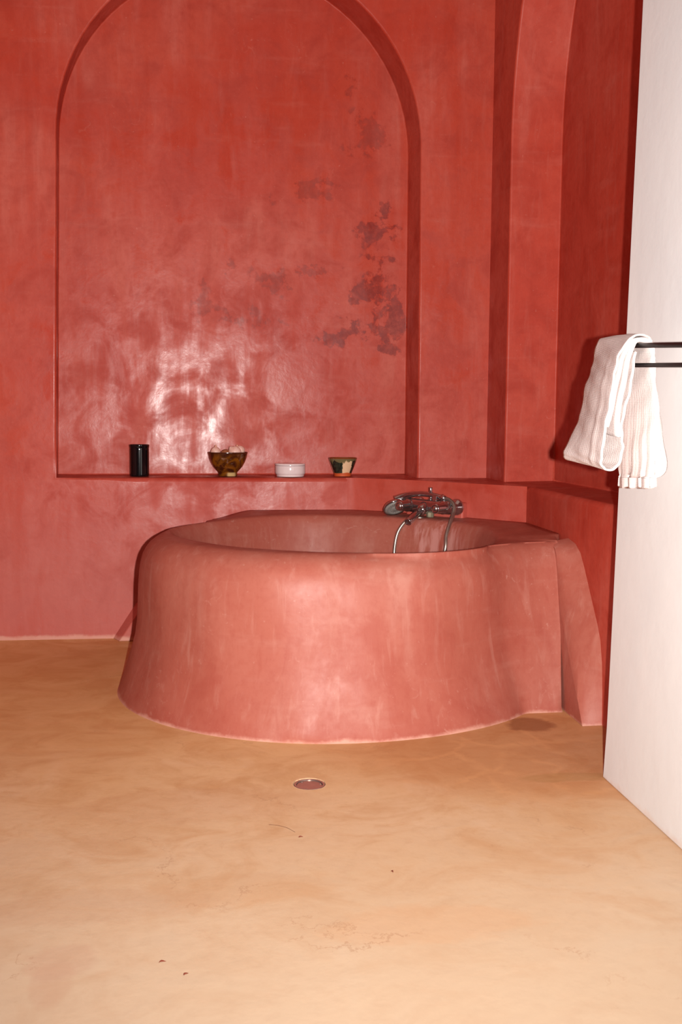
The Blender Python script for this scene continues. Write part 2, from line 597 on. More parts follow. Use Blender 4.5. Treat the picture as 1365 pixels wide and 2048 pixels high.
def interp_periodic(pts, a):
    """smooth closed radius curve through (angle, radius) pairs"""
    n = len(pts)
    for i in range(n):
        a0, r0 = pts[i]
        a1, r1 = pts[(i + 1) % n]
        if a1 <= a0:
            a1 += 2 * pi
        x = a if a >= a0 else a + 2 * pi
        if a0 <= x <= a1:
            am, rm = pts[i - 1]
            ap, rp = pts[(i + 2) % n]
            while am > a0: am -= 2 * pi
            while ap < a1: ap += 2 * pi
            m0 = (r1 - rm) / (a1 - am)
            m1 = (rp - r0) / (ap - a0)
            h = a1 - a0
            t = (x - a0) / h
            return ((2 * t**3 - 3 * t**2 + 1) * r0 + (t**3 - 2 * t**2 + t) * h * m0 + (-2 * t**3 + 3 * t**2) * r1 + (t**3 - t**2) * h * m1)
    return pts[0][1]


def polar(P):
    out = [(math.atan2(y - CY, x - CX) % (2 * pi), sqrt((x - CX) ** 2 + (y - CY) ** 2)) for x, y in P]
    return sorted(out)


inner = polar([(-0.172, 3.88), (-0.050, 3.57), (0.09, 3.42), (0.238, 3.338), (0.461, 3.272), (0.69, 3.276), (0.894, 3.385), (1.02, 3.586),
               (1.060, 3.80), (1.055, 4.0), (0.99, 4.17), (0.88, 4.31), (0.70, 4.45), (0.402, 4.545), (0.20, 4.50), (0.02, 4.36), (-0.123, 4.12)])


def ray_poly(a, poly):
    """distance from the centre to an (open) polyline along angle a, or 0"""
    dx, dy = cos(a), sin(a)
    best = 0.0
    for (x0, y0), (x1, y1) in zip(poly, poly[1:]):
        ex, ey = x1 - x0, y1 - y0
        det = dx * ey - dy * ex
        if abs(det) < 1e-9:
            continue
        t = ((x0 - CX) * ey - (y0 - CY) * ex) / det
        s = ((x0 - CX) * dy - (y0 - CY) * dx) / det
        if t > 0 and -1e-9 <= s <= 1 + 1e-9:
            best = max(best, t)
    return best


wall_poly = [(-0.12, 4.60), (-0.03, 4.69), (0.05, 4.713), (0.60, 4.713)] + diag[1:-1] + [(1.268, 4.068), (1.268, 3.57)]
block_poly = [(1.268, 3.57), (1.215, 3.52), (1.205, 3.45), (1.197, 3.40), (1.192, 3.352), (1.10, 3.350), (1.03, 3.350)]
RB, WF, BF = [], [], set()
for i in range(NA):
    a = 2 * pi * i / NA
    x, y = cos(a), sin(a)
    ax = 0.775 if x < 0 else 0.845
    ay = 0.748 if y < 0 else 0.80
    ex = 2.0
    re = (abs(x / ax) ** ex + abs(y / ay) ** ex) ** (-1 / ex)
    rw = ray_poly(a, wall_poly)
    rb = ray_poly(a, block_poly)
    if rw > 0 and (x > 0 or y > 0.75 or rw > re - 0.02):
        RB.append(rw)
        WF.append(0.0)
    elif rb > re:
        RB.append(rb)
        WF.append(1.0)
        BF.add(i)
    else:
        RB.append(re)
        WF.append(1.0)
# soften where the tub melts into the block
RS = RB[:]
for i in range(NA):
    a = 2 * pi * i / NA
    if 1.62 * pi < a < 1.80 * pi:
        acc = wsum = 0
        for k in range(-9, 10):
            g = exp(-(k / 2.0) ** 2)
            acc += g * RB[(i + k) % NA]
            wsum += g
        RS[i] = acc / wsum
RB = RS


def soften(vals, sig, lo=0, hi=2 * pi):
    out = vals[:]
    for i in range(NA):
        if lo <= 2 * pi * i / NA <= hi:
            acc = wsum = 0
            for k in range(-3 * sig, 3 * sig + 1):
                g = exp(-(k / sig) ** 2)
                acc += g * vals[(i + k) % NA]
                wsum += g
            out[i] = acc / wsum
    return out


WS = soften(WF, 5)
WS = soften(WS, 16, 1.70, 2.9)
RB = soften(RB, 9, 2.05, 2.75)
BS = soften([1.0 if i in BF else 0.0 for i in range(NA)], 4)
# profile: inset from the foot, height
outer_prof = [(0.0, 0.0), (0.006, 0.02), (0.017, 0.05), (0.028, 0.085), (0.040, 0.125), (0.052, 0.165), (0.063, 0.21), (0.072, 0.27), (0.077, 0.34),
              (0.080, 0.40), (0.084, 0.45), (0.089, 0.48), (0.097, 0.508), (0.109, 0.530), (0.123, 0.547), (0.140, 0.560), (0.158, 0.569), (0.174, 0.5735)]
wall_z = [0.0, 0.02, 0.05, 0.085, 0.125, 0.165, 0.21, 0.27, 0.34, 0.40, 0.45, 0.48, 0.51, 0.535, 0.556, 0.572, 0.583, 0.588]
inner_prof = [(0.0, -0.001), (0.008, -0.007), (0.016, -0.018), (0.024, -0.037), (0.032, -0.07), (0.043, -0.14), (0.055, -0.22), (0.070, -0.30), (0.095, -0.37),
              (0.14, -0.42), (0.22, -0.445), (0.34, -0.455)]
bm = bmesh.new()
rings = []


def ring(fn):
    rings.append([])
    for i in range(NA):
        rings[-1].append(bm.verts.new(fn(i, 2 * pi * i / NA)))


RI = [interp_periodic(inner, 2 * pi * i / NA) for i in range(NA)]


def wave(a, z):
    return 0.004 * sin(3 * a + 5 * z) + 0.003 * sin(7 * a - 9 * z + 1) + 0.0015 * sin(17 * a + 6 * z)


def crest(i, a):
    # rim height: a touch higher towards the walls, dipping in front
    return 0.574 + 0.006 * (1 - WS[i]) + 0.002 * sin(2 * a + 0.6) + (0.006 * exp(-((a - 3.05) / 0.5) ** 2))


for (ins, z), wz in zip(outer_prof, wall_z):
    def f(i, a, ins=ins, z=z, wz=wz):
        w, b = WS[i], BS[i]
        rr = RB[i] - ins * w * (1 - b) + (wave(a, z) * w if 0 < z else 0)
        # where the rim runs into the back wall it sits a little lower
        x = CX + rr * cos(a)
        lt = max(0.0, min(1.0, (0.17 - x) / 0.22))
        low = 0.046 * lt * lt * (3 - 2 * lt) if sin(a) > 0.5 else 0.0
        zz = z * w + (wz - low * min(1, wz / 0.5)) * (1 - w)
        k = max(0.0, (z - 0.4) / 0.174)
        zz = zz + k * (crest(i, a) - 0.574) * w
        rr = max(rr, RI[i] + 0.012)
        # the block by the right wall only slopes back, its flank stays where it is
        y = rr * sin(a)
        yp = 3.350 - CY + 0.27 * z + 0.5 * max(0, ins - 0.092)
        y += (max(y, yp) - y) * b
        return (rr * cos(a), y, zz)
    ring(f)
last = [v.co.copy() for v in rings[-1]]
for t in (0.2, 0.4, 0.6, 0.8):
    def h(i, a, t=t):
        e = Vector((RI[i] * cos(a), RI[i] * sin(a), 0))
        p = last[i].lerp(e, t)
        return (p.x, p.y, last[i].z + (crest(i, a) - last[i].z) * (t * t * (3 - 2 * t)))
    ring(h)
for ins, dz in inner_prof:
    def g(i, a, ins=ins, dz=dz):
        r = max(RI[i] - ins + wave(a + 1, dz) * 0.6 * min(1, ins * 30), 0.05)
        return (r * cos(a), r * sin(a), crest(i, a) + dz)
    ring(g)
for a, b in zip(rings, rings[1:]):
    for i in range(NA):
        j = (i + 1) % NA
        bm.faces.new((a[i], a[j], b[j], b[i]))
bm.faces.new(rings[-1])
basin = link('basin', bm, MAT_TUB, tub)

# sloping apron between the bath and the right wall
bm = bmesh.new()
rw_ = [(3.56, 0.583), (3.482, 0.571), (3.43, 0.545), (3.39, 0.501), (3.345, 0.445), (3.297, 0.384), (3.25, 0.325), (3.221, 0.279), (3.200, 0.20), (3.19, 0.10), (3.185, 0.0)]
lw_ = [(3.56, 0.568), (3.50, 0.553), (3.485, 0.529), (3.455, 0.46), (3.43, 0.391), (3.40, 0.35), (3.364, 0.30), (3.33, 0.235), (3.293, 0.165), (3.24, 0.082), (3.185, 0.0)]
cols = []
for c in range(7):
    t = c / 6
    x = 1.199 + (1.268 - 1.199) * t
    s = t ** 0.8
    cols.append([bm.verts.new((x - CX, (lw_[k][0] * (1 - s) + rw_[k][0] * s) - CY, lw_[k][1] * (1 - s) + rw_[k][1] * s)) for k in range(len(rw_))]
                + [bm.verts.new((x - CX, 3.58 - CY, 0.0)), bm.verts.new((x - CX, 3.58 - CY, 0.55))])
m = len(cols[0])
for a, b in zip(cols, cols[1:]):
    for k in range(m):
        j = (k + 1) % m
        bm.faces.new((a[k], a[j], b[j], b[k]))
bm.faces.new(cols[0])
bm.faces.new(list(reversed(cols[-1])))
ap = link('apron', bm, MAT_TUB, tub)
bevel(ap, 0.006, 2, 50)
by_angle(ap, 50)
ap['label'] = 'steep sloping plaster apron between bath and right wall'

# low plinth along the back wall, its end cut on a slant
bm = bmesh.new()
pp = [(-0.470, 0.0), (-0.372, 0.146), (-0.27, 0.30), (-0.20, 0.30), (-0.20, 0.0)]
fr = [bm.verts.new((x - CX + 0.034, 4.640 - CY, z)) for x, z in pp]
bk = [bm.verts.new((x - CX, 4.712 - CY, z + 0.006 * (z > 0))) for x, z in pp]
for i in range(5):
    j = (i + 1) % 5
    bm.faces.new((fr[i], fr[j], bk[j], bk[i]))
bm.faces.new(fr)
bm.faces.new(list(reversed(bk)))
pl = link('plinth', bm, MAT_BACK, tub)
bevel(pl, 0.005, 2, 30)
by_angle(pl, 40)

# ------------------------------------------------------------------ bath mixer with hand shower
U = Vector((0.67, -0.742, 0)).normalized()
Nn = Vector((-U.y * -1, 0, 0))
Nn = Vector((U.y, -U.x, 0))            # out of the ledge's face, towards the bath
MO = Vector((0.975, 4.415, 0.633))     # on the ledge's face behind the mixer's middle
MF = Matrix(((U.x, Nn.x, 0, MO.x), (U.y, Nn.y, 0, MO.y), (0, 0, 1, MO.z), (0, 0, 0, 1)))


def L(u, n, z):
    return Vector((u, n, z))


# plaster pad behind the tap, part of the corner ledge
bm = bmesh.new()
box(bm, (-0.15, -0.02, -0.083), (0.155, 0.040, 0.020))
for v in bm.verts:
    v.co = MF @ v.co
o = link('trim_2', bm, MAT_BACK)
bevel(o, 0.010, 3)
by_angle(o, 50)
struct(o)

tap = empty('bath_mixer')
tap.matrix_world = MF
tag(tap, 'chrome bath mixer tap with two handles and spout on the corner ledge', 'tap')


def along(p, d):
    d = Vector(d).normalized()
    return Matrix.Translation(p) @ d.to_track_quat('Z', 'Y').to_matrix().to_4x4()


bm = bmesh.new()                                             # rounded bar body
bp = [(0, 0), (0.018, 0.001), (0.026, 0.006), (0.030, 0.016), (0.031, 0.06), (0.029, 0.10), (0.029, 0.16), (0.031, 0.20), (0.030, 0.244), (0.026, 0.254), (0.018, 0.259), (0, 0.26)]
lathe(bm, bp, 32, along(L(-0.125, 0.085, 0), (1, 0, 0)))
link('body', bm, MAT_CHROME, tap)
bm = bmesh.new()                                             # joint that carries the spout
lathe(bm, [(0, 0), (0.026, 0), (0.029, 0.01), (0.024, 0.035), (0.018, 0.05), (0, 0.05)], 28, along(L(-0.002, 0.09, -0.004), (0, 1, -0.35)))
link('spout_joint', bm, MAT_CHROME, tap)
for s in (-0.075, 0.125):
    bm = bmesh.new()                                         # wall flange
    lathe(bm, [(0, 0), (0.036, 0), (0.036, 0.004), (0.032, 0.012), (0.022, 0.020), (0.016, 0.030), (0.016, 0.05), (0, 0.05)], 32, along(L(s, 0.040, 0.0), (0, 1, 0)))
    link('flange', bm, MAT_CHROME, tap)
for s in (-0.085, 0.105):
    bm = bmesh.new()
    lathe(bm, [(0, 0), (0.0275, 0), (0.0285, 0.004), (0.0285, 0.012), (0.0255, 0.016), (0.0235, 0.020), (0.0220, 0.064), (0.0205, 0.070), (0.0145, 0.072),
               (0.0120, 0.0705), (0, 0.0705)], 28, along(L(s, 0.105, 0.0), (0, 1, 0)))
    h = link('handle', bm, MAT_CHROME, tap)
    bm = bmesh.new()
    lathe(bm, [(0, 0), (0.0112, 0), (0.0105, 0.0015), (0, 0.0022)], 24, along(L(s, 0.1752, 0.0), (0, 1, 0)))
    link('cap', bm, MAT_CHROME_DULL, h)
bm = bmesh.new()                                             # straight spout, open at the end
d = Vector((0.0, 0.125, -0.062))
ln = d.length
lathe(bm, [(0.0, 0), (0.0165, 0), (0.0165, ln - 0.004), (0.0155, ln), (0.0122, ln), (0.0118, ln - 0.012), (0, ln - 0.012)], 28, along(L(-0.002, 0.095, 0.0), d))
link('spout', bm, MAT_CHROME, tap)
bm = bmesh.new()
q = L(-0.002, 0.095, 0.0) + d * (1 - 0.006 / ln)
lathe(bm, [(0, 0), (0.0116, 0), (0.0116, 0.002), (0.009, 0.0022), (0, 0.001)], 24, along(q, d))
link('aerator', bm, MAT_CHROME_DULL, tap)
bm = bmesh.new()                                             # diverter pin
lathe(bm, [(0, 0), (0.0095, 0), (0.0095, 0.006), (0.0058, 0.010), (0.0058, 0.018), (0.0080, 0.022), (0.0085, 0.052), (0.0075, 0.056), (0, 0.0565)], 20,
      Matrix.Translation(L(0.018, 0.085, 0.026)))
link('diverter_knob', bm, MAT_CHROME, tap)
bm = bmesh.new()                                             # limescaled outlet under the body
lathe(bm, [(0, 0), (0.0155, 0), (0.0165, 0.006), (0.0165, 0.020), (0.013, 0.022), (0.013, 0.028), (0, 0.028)], 8, Matrix.Translation(L(0.020, 0.088, -0.047)))
link('hose_outlet', bm, plain('verdigris_brass', lin(150, 142, 118), 0.5, 0.4, 0.4), tap, smooth=False)
bm = bmesh.new()                                             # cradle fork on top of the body
box(bm, (0.040, 0.066, 0.024), (0.062, 0.104, 0.030))
box(bm, (0.040, 0.066, 0.028), (0.062, 0.071, 0.046))
box(bm, (0.040, 0.099, 0.028), (0.062, 0.104, 0.046))
o = link('cradle', bm, MAT_CHROME, tap)
bevel(o, 0.0015, 2)

hs = empty('hand_shower')
hs.matrix_world = MF
tag(hs, 'chrome hand shower with round head lying across the bath mixer tap', 'hand shower')
HN = Vector((0.58, 0.34, -0.73)).normalized()
HC = L(-0.150, 0.118, -0.014)
HM = along(HC, HN)
bm = bmesh.new()
lathe(bm, [(0, -0.026), (0.016, -0.025), (0.035, -0.020), (0.049, -0.010), (0.0545, -0.001), (0.0545, 0.004), (0.052, 0.006), (0.049, 0.004), (0, 0.004)], 44, HM)
head = link('shower_head', bm, MAT_CHROME, hs)
bm = bmesh.new()
lathe(bm, [(0, 0.0), (0.0475, 0.0), (0.0475, 0.0022), (0.030, 0.0040), (0.028, 0.0030), (0.017, 0.0035), (0.015, 0.0050), (0, 0.0055)], 40, HM @ Matrix.Translation((0, 0, 0.0042)))
fp = link('face_plate', bm, plain('grey_spray_plate', lin(150, 144, 138), 0.35, 0.5), head)
nz = bmesh.new()
for rr_, k_ in ((0.036, 22), (0.023, 14), (0.010, 6)):
    for k in range(k_):
        a = 2 * pi * k / k_
        lathe(nz, [(0.0017, 0), (0.0014, 0.0022), (0, 0.0024)], 6, HM @ Matrix.Translation((rr_ * cos(a), rr_ * sin(a), 0.0078)))
o = link('nozzles', nz, plain('nozzle_rubber', lin(96, 92, 88), 0.6, 0.3), head)
o['kind'] = 'stuff'
path = spline([HC - HN * 0.014 + L(0.004, -0.004, 0.022), L(-0.128, 0.095, 0.032), L(-0.100, 0.088, 0.042), L(-0.05, 0.085, 0.050), L(0.0, 0.085, 0.0505), L(0.05, 0.085, 0.046), L(0.092, 0.084, 0.038)], 7)
nn = len(path)
rads = [0.0205 - 0.0085 * min(1, k / (nn * 0.45)) for k in range(nn)]
bm = tube(bmesh.new(), path, rads, 18)
link('shower_handle', bm, MAT_CHROME, hs)
hp = spline([path[-1] - L(0.006, 0, -0.002), L(0.118, 0.086, 0.032), L(0.148, 0.095, 0.012), L(0.160, 0.115, -0.02), L(0.175, 0.160, -0.055), L(0.184, 0.200, -0.105), L(0.187, 0.220, -0.18), L(0.10, 0.21, -0.30), L(0.03, 0.22, -0.345),
             L(-0.05, 0.22, -0.30), L(-0.078, 0.212, -0.22), L(-0.078, 0.205, -0.15), L(-0.070, 0.190, -0.10), L(-0.050, 0.162, -0.062), L(-0.022, 0.122, -0.050), L(0.008, 0.098, -0.062), L(0.019, 0.089, -0.066)], 26)
hr = [0.0078 + (0.0008 if k % 2 else -0.0008) for k in range(len(hp))]
bm = tube(bmesh.new(), hp, hr, 12)
link('hose', bm, plain('steel_hose', (0.46, 0.41, 0.36, 1), 0.36, 0.5, 0.9), hs)
bm = tube(bmesh.new(), [path[-1] - L(0.016, 0, -0.006), path[-1] + L(0.004, 0, -0.002)], [0.0125, 0.0118], 16)
link('hose_nut', bm, MAT_CHROME, hs)

# ------------------------------------------------------------------ things on the shelf
SZ = SH + 0.0035


def cup():
    r = 0.0445
    p = [(0, 0), (r - 0.004, 0), (r - 0.001, 0.003)]
    n = 17
    for k in range(n):
        z = 0.006 + 0.124 * k / n
        p += [(r, z), (r - 0.0009, z + 0.0036)]
    p += [(r, 0.133), (r + 0.0010, 0.137), (r + 0.0014, 0.142), (r + 0.0006, 0.1455), (r - 0.002, 0.146), (r - 0.004, 0.142), (r - 0.0045, 0.012), (0, 0.009)]
    bm = lathe(bmesh.new(), p, 56, None, 0.004)
    o = link('cylinder_cup', bm, MAT_BLACK)
    by_angle(o, 60)
    o.location = (-0.348, 4.795, SZ)
    return tag(o, 'glossy black cylindrical cup with fine ribs on the shelf', 'cup')


cup()


def amber_glaze():
    t = NT('amber_brown_glaze')
    a = t.noise(14, 6, 0.6, 1.5)
    c = t.mix(t.rng(a, 0.38, 0.62), lin(58, 26, 12), lin(122, 70, 14))
    b = t.noise(42, 5, 0.6, 0.8)
    c = t.mix(t.math('MULTIPLY', t.rng(b, 0.58, 0.72), 0.5), c, lin(156, 124, 108))
    z = t.xyz()[2]
    c = t.mix(t.rng(z, SZ + 0.085, SZ + 0.115), c, lin(66, 30, 16))
    f = t.math('MULTIPLY', t.rng(z, SZ + 0.022, SZ + 0.014), t.rng(t.blob((0.075, 4.745, SZ + 0.01), (.028, .05, .04)), 0.05, 0.45))
    c = t.mix(f, c, lin(196, 164, 110))
    return t.done(c, 0.12, t.bump(a, 0.12, 0.003), 0.6)


def bowl(name, prof, loc, mat, label, wob):
    bm = lathe(bmesh.new(), prof, 64, None, wob)
    o = link(name, bm, mat)
    by_angle(o, 50)
    o.location = loc
    return tag(o, label, 'bowl')


BX, BY = 0.056, 4.795
bowl('footed_bowl', [(0, 0.004), (0.030, 0.003), (0.036, 0), (0.043, 0.001), (0.045, 0.006), (0.0435, 0.014), (0.046, 0.021), (0.056, 0.031), (0.068, 0.045), (0.079, 0.064), (0.0865, 0.084), (0.0905, 0.102),
                     (0.0925, 0.109), (0.0920, 0.1125), (0.0895, 0.1125), (0.0865, 0.106), (0.0815, 0.086), (0.072, 0.064), (0.058, 0.045), (0.036, 0.031), (0, 0.026)], (BX, BY, SZ), amber_glaze(),
     'amber-brown glazed footed bowl heaped with pale pink bulbs', 0.006)


def bulb(loc, r, nub, mat, label, tilt=(0, 0, 0), curl=False, sx=1.0):
    """round bulb drawn up to a small nub"""
    o = empty('bulb', loc, tilt)
    bm = bmesh.new()
    prof = [(0, -r * 0.95)]
    for k in range(1, 17):
        a = -pi / 2 + pi * k / 17
        prof.append((r * cos(a), r * sin(a) * 0.95 + (r * 0.10 * max(0, sin(a)) ** 6)))
    prof += [(r * 0.12, r * 1.02), (0, r * 1.03)]
    lathe(bm, prof, 32)
    if curl:
        for v in bm.verts:                     # a torn, turned-up lip on the left
            dd = (v.co - Vector((-r * 0.75, -r * 0.35, r * 0.62))).length / (r * 0.55)
            if dd < 1:
                v.co += Vector((-0.20, -0.05, 0.34)) * r * (1 - dd) ** 1.3
    for v in bm.verts:
        v.co.x *= sx
    link('flesh', bm, mat, o)
    if nub:
        bm = bmesh.new()
        lathe(bm, [(0, 0), (r * 0.20, 0), (r * 0.17, r * 0.12), (r * 0.17, r * 0.26), (r * 0.10, r * 0.36), (0, r * 0.38)], 14, Matrix.Translation((0, 0, r * 0.98)))
        link('nub', bm, MAT_NUB, o)
    return tag(o, label, 'bulb', 'bulbs in the amber bowl')


def skin(name, a, b):
    t = NT(name)
    n = t.noise(45, 5, 0.6, 0.5)
    return t.done(t.mix(t.rng(n, 0.35, 0.7), a, b), 0.42, t.bump(n, 0.1, 0.002), 0.4)


MAT_PINK = skin('pale_pink_skin', lin(232, 192, 178), lin(218, 168, 152))
MAT_TAN = skin('tan_skin', lin(150, 92, 62), lin(128, 70, 44))
MAT_NUB = plain('peach_nub', lin(226, 164, 134), 0.5)
bz = SZ + 0.1125
bulb((BX - 0.0555, BY - 0.018, bz + 0.001), 0.0232, True, MAT_PINK, 'pale pink nubbed bulb at the left rim of the amber bowl', (0.05, 0.03, 0))
bulb((BX - 0.010, BY - 0.030, bz - 0.010), 0.0235, False, MAT_TAN, 'tan-brown bulb in the middle of the amber bowl', (0.2, 0.3, 0))
bulb((BX + 0.033, BY - 0.034, bz + 0.000), 0.0275, False, MAT_PINK, 'pale pink bulb with a curled torn lip in the amber bowl', (0.0, 0.05, 0), True, 1.08)
bulb((BX + 0.058, BY + 0.018, bz + 0.006), 0.0235, True, MAT_PINK, 'pale pink nubbed bulb behind the torn one in the amber bowl', (0.0, -0.55, 0))

# white lidded dish
def porcelain():
    t = NT('white_porcelain')
    n = t.noise(20, 3, 0.5)
    return t.done(t.mix(t.rng(n, 0.3, 0.7), lin(224, 204, 204), lin(230, 214, 212)), 0.12, None, 0.6)


MAT_PORC = porcelain()
dish = empty('lidded_dish', (0.347, 4.785, SZ))
tag(dish, 'low round white lidded dish between the two bowls', 'dish')
bm = lathe(bmesh.new(), [(0, 0.003), (0.058, 0.003), (0.060, 0.0), (0.0635, 0.0), (0.0645, 0.004), (0.0660, 0.010), (0.0695, 0.0125), (0.0708, 0.017), (0.0708, 0.048), (0.0700, 0.0505), (0, 0.0505)], 64)
o = link('dish_body', bm, MAT_PORC, dish)
by_angle(o, 40)
bm = lathe(bmesh.new(), [(0, 0.0515), (0.0695, 0.0515), (0.0712, 0.0530), (0.0712, 0.0575), (0.0695, 0.0602), (0.060, 0.0612), (0.055, 0.0595), (0, 0.0590)], 64)
o = link('lid', bm, MAT_PORC, dish)
by_angle(o, 40)


def drip_glaze():
    t = NT('green_cream_drip_glaze')
    loc = t.vadd(t.pos, (-0.594, -4.785, -SZ))
    x, y, z = t.xyz(loc)
    ang = t.math('ARCTAN2', x, t.math('MULTIPLY', y, -1.0))          # 0 faces the room
    w = t.noise(26, 5, 0.6, 0.6)
    a2 = t.math('ADD', ang, t.math('MULTIPLY', t.math('SUBTRACT', w, 0.5), 0.5))
    cream, green, dk = lin(226, 190, 152), lin(44, 52, 40), lin(112, 98, 66)
    s = t.math('SINE', t.math('MULTIPLY', t.math('ADD', a2, -0.82), 3.0))
    c = t.mix(t.rng(s, -0.35, -0.22), cream, green)
    c = t.mix(t.math('MULTIPLY', t.rng(t.noise(60, 4, 0.6), 0.45, 0.6), t.rng(s, -0.30, 0.2)), c, lin(24, 28, 24))
    zz = t.math('ADD', z, t.math('MULTIPLY', t.math('SUBTRACT', t.noise(60, 4, 0.6, stretch=(1, 1, .25)), 0.5), 0.05))
    c = t.mix(t.rng(zz, 0.068, 0.073), c, dk)
    c = t.mix(t.rng(z, 0.0825, 0.0845), c, lin(120, 62, 30))
    r = t.new('ShaderNodeVectorMath', operation='LENGTH')
    t.t.links.new(t.vmul(loc, (1, 1, 0)), r.inputs[0])
    foot = t.rng(t.math('ADD', z, t.math('MULTIPLY', t.math('SUBTRACT', w, 0.5), 0.014)), 0.0185, 0.0165)
    c = t.mix(foot, c, lin(196, 84, 36))
    return t.done(c, t.math('ADD', 0.12, t.math('MULTIPLY', foot, 0.45)), t.bump(w, 0.1, 0.002), 0.6)


bowl('glazed_bowl', [(0, 0.003), (0.028, 0.002), (0.034, 0), (0.0385, 0.001), (0.0400, 0.010), (0.043, 0.019), (0.0535, 0.045), (0.0625, 0.070), (0.0665, 0.084), (0.0670, 0.0875), (0.0650, 0.0885), (0.0625, 0.0845),
                     (0.0565, 0.066), (0.047, 0.040), (0.034, 0.020), (0, 0.014)], (0.594, 4.785, SZ), drip_glaze(), 'small cream and dark green drip-glazed bowl with bare terracotta foot', 0.008)

# ------------------------------------------------------------------ floor drain
dr = empty('floor_drain', (DR.x, DR.y, -0.0045))
tag(dr, 'round steel floor drain set in the ochre floor before the bath', 'drain')
MAT_STEEL = plain('red_tinted_steel', (0.42, 0.30, 0.26, 1), 0.30, 0.4, 0.8)  # reddish brown base colour stands in for the bath's reflection
bm = lathe(bmesh.new(), [(0.0365, -0.03), (0.0365, 0.003), (0.0372, 0.0040), (0.0418, 0.0043), (0.0425, 0.0035), (0.0425, -0.03)], 56)
o = link('ring', bm, MAT_STEEL, dr)
by_angle(o, 18)
bm = lathe(bmesh.new(), [(0, 0.0015), (0.0345, 0.0015), (0.0355, 0.0005), (0.0352, -0.03), (0, -0.03)], 56)
o = link('cover', bm, MAT_STEEL, dr)
by_angle(o, 18)
for k in range(3):
    a = radians(8 + 120 * k)
    bm = lathe(bmesh.new(), [(0, 0.0), (0.0028, 0.0), (0.0026, 0.0012), (0, 0.0015)], 10, Matrix.Translation((0.0305 * cos(a), 0.0305 * sin(a), 0.0014)))
    link('screw', bm, MAT_STEEL, o)

# ------------------------------------------------------------------ towel rail on the white wall, and the towel
rail = empty('towel_rail', (1.11, 2.1, 1.16))
tag(rail, 'black double-bar metal towel rail on the white wall', 'towel rail')
R0 = Vector((1.11, 2.1, 1.16))


def rb(a, b, r, name):
    bm = tube(bmesh.new(), [Vector(a) - R0, Vector(b) - R0], r, 18)
    o = link(name, bm, MAT_IRON, rail)
    bevel(o, 0.0015, 2, 40)
    by_angle(o, 40)


UB = [(0.914, 1.42, 1.1194), (0.970, 2.47, 1.189)]
LB = [(0.951, 1.46, 1.0902), (0.967, 2.47, 1.141)]
rb(*UB, 0.0058, 'upper_bar')
rb(*LB, 0.0050, 'lower_bar')
rb((0.914, 1.42, 1.119), (1.113, 1.42, 1.110), 0.006, 'bracket')
rb((0.951, 1.46, 1.090), (1.113, 1.46, 1.100), 0.006, 'bracket')
bm = lathe(bmesh.new(), [(0, 0), (0.045, 0), (0.045, 0.006), (0.040, 0.009), (0, 0.009)], 32, Matrix.Translation(Vector((1.1105, 1.44, 1.105)) - R0) @ Vector((-1, 0, 0)).to_track_quat('Z', 'Y').to_matrix().to_4x4())
o = link('wall_plate', bm, MAT_IRON, rail)


def knit():
    t = NT('white_waffle_towelling')
    uv = t.new('ShaderNodeUVMap').outputs[0]
    x, y, z = t.xyz(uv)
    sx = t.math('SINE', t.math('MULTIPLY', x, 2 * pi * 44))
    sy = t.math('SINE', t.math('MULTIPLY', y, 2 * pi * 190))
    h = t.math('ADD', t.math('MULTIPLY', t.math('ABSOLUTE', sx), 0.4), t.math('ABSOLUTE', sy))
    n = t.noise(140, 4, 0.7)
    h = t.math('ADD', h, n)
    c = t.mix(t.rng(h, 0.4, 1.9), lin(212, 188, 183), lin(226, 214, 210))
    return t.done(c, 0.9, t.bump(h, 0.46, 0.003), 0.1)


MAT_TOWEL = knit()


def strip(rows, cols=16, uvs=None):
    """cloth from rows of (near, mid, far) points joined across by a quadratic curve"""
    bm = bmesh.new()
    uvl = bm.loops.layers.uv.new('UVMap')
    V, D = [], 0.0
    dist = []
    for k, (a, b, c) in enumerate(rows):
        if k:
            D += (Vector(a) - Vector(rows[k - 1][0])).length
        dist.append(D)
        row = []
        for i in range(cols + 1):
            t = i / cols
            p = Vector(a) * (1 - t) ** 2 + Vector(b) * 2 * t * (1 - t) + Vector(c) * t * t
            row.append(bm.verts.new(p))
        V.append(row)
    for k in range(len(rows) - 1):
        for i in range(cols):
            f = bm.faces.new((V[k][i], V[k][i + 1], V[k + 1][i + 1], V[k + 1][i]))
            for lp, (uu, vv) in zip(f.loops, ((i, k), (i + 1, k), (i + 1, k + 1), (i, k + 1))):
                lp[uvl].uv = (uu / cols * 0.28, dist[vv])
    return bm


def smooth_rows(rows, n=4):
    A = spline([r[0] for r in rows], n)
    B = spline([r[1] for r in rows], n)
    C = spline([r[2] for r in rows], n)
    return list(zip(A, B, C))



def through(a, m, c):
    a, m, c = Vector(a), Vector(m), Vector(c)
    return (a, m * 2 - (a + c) * 0.5, c)


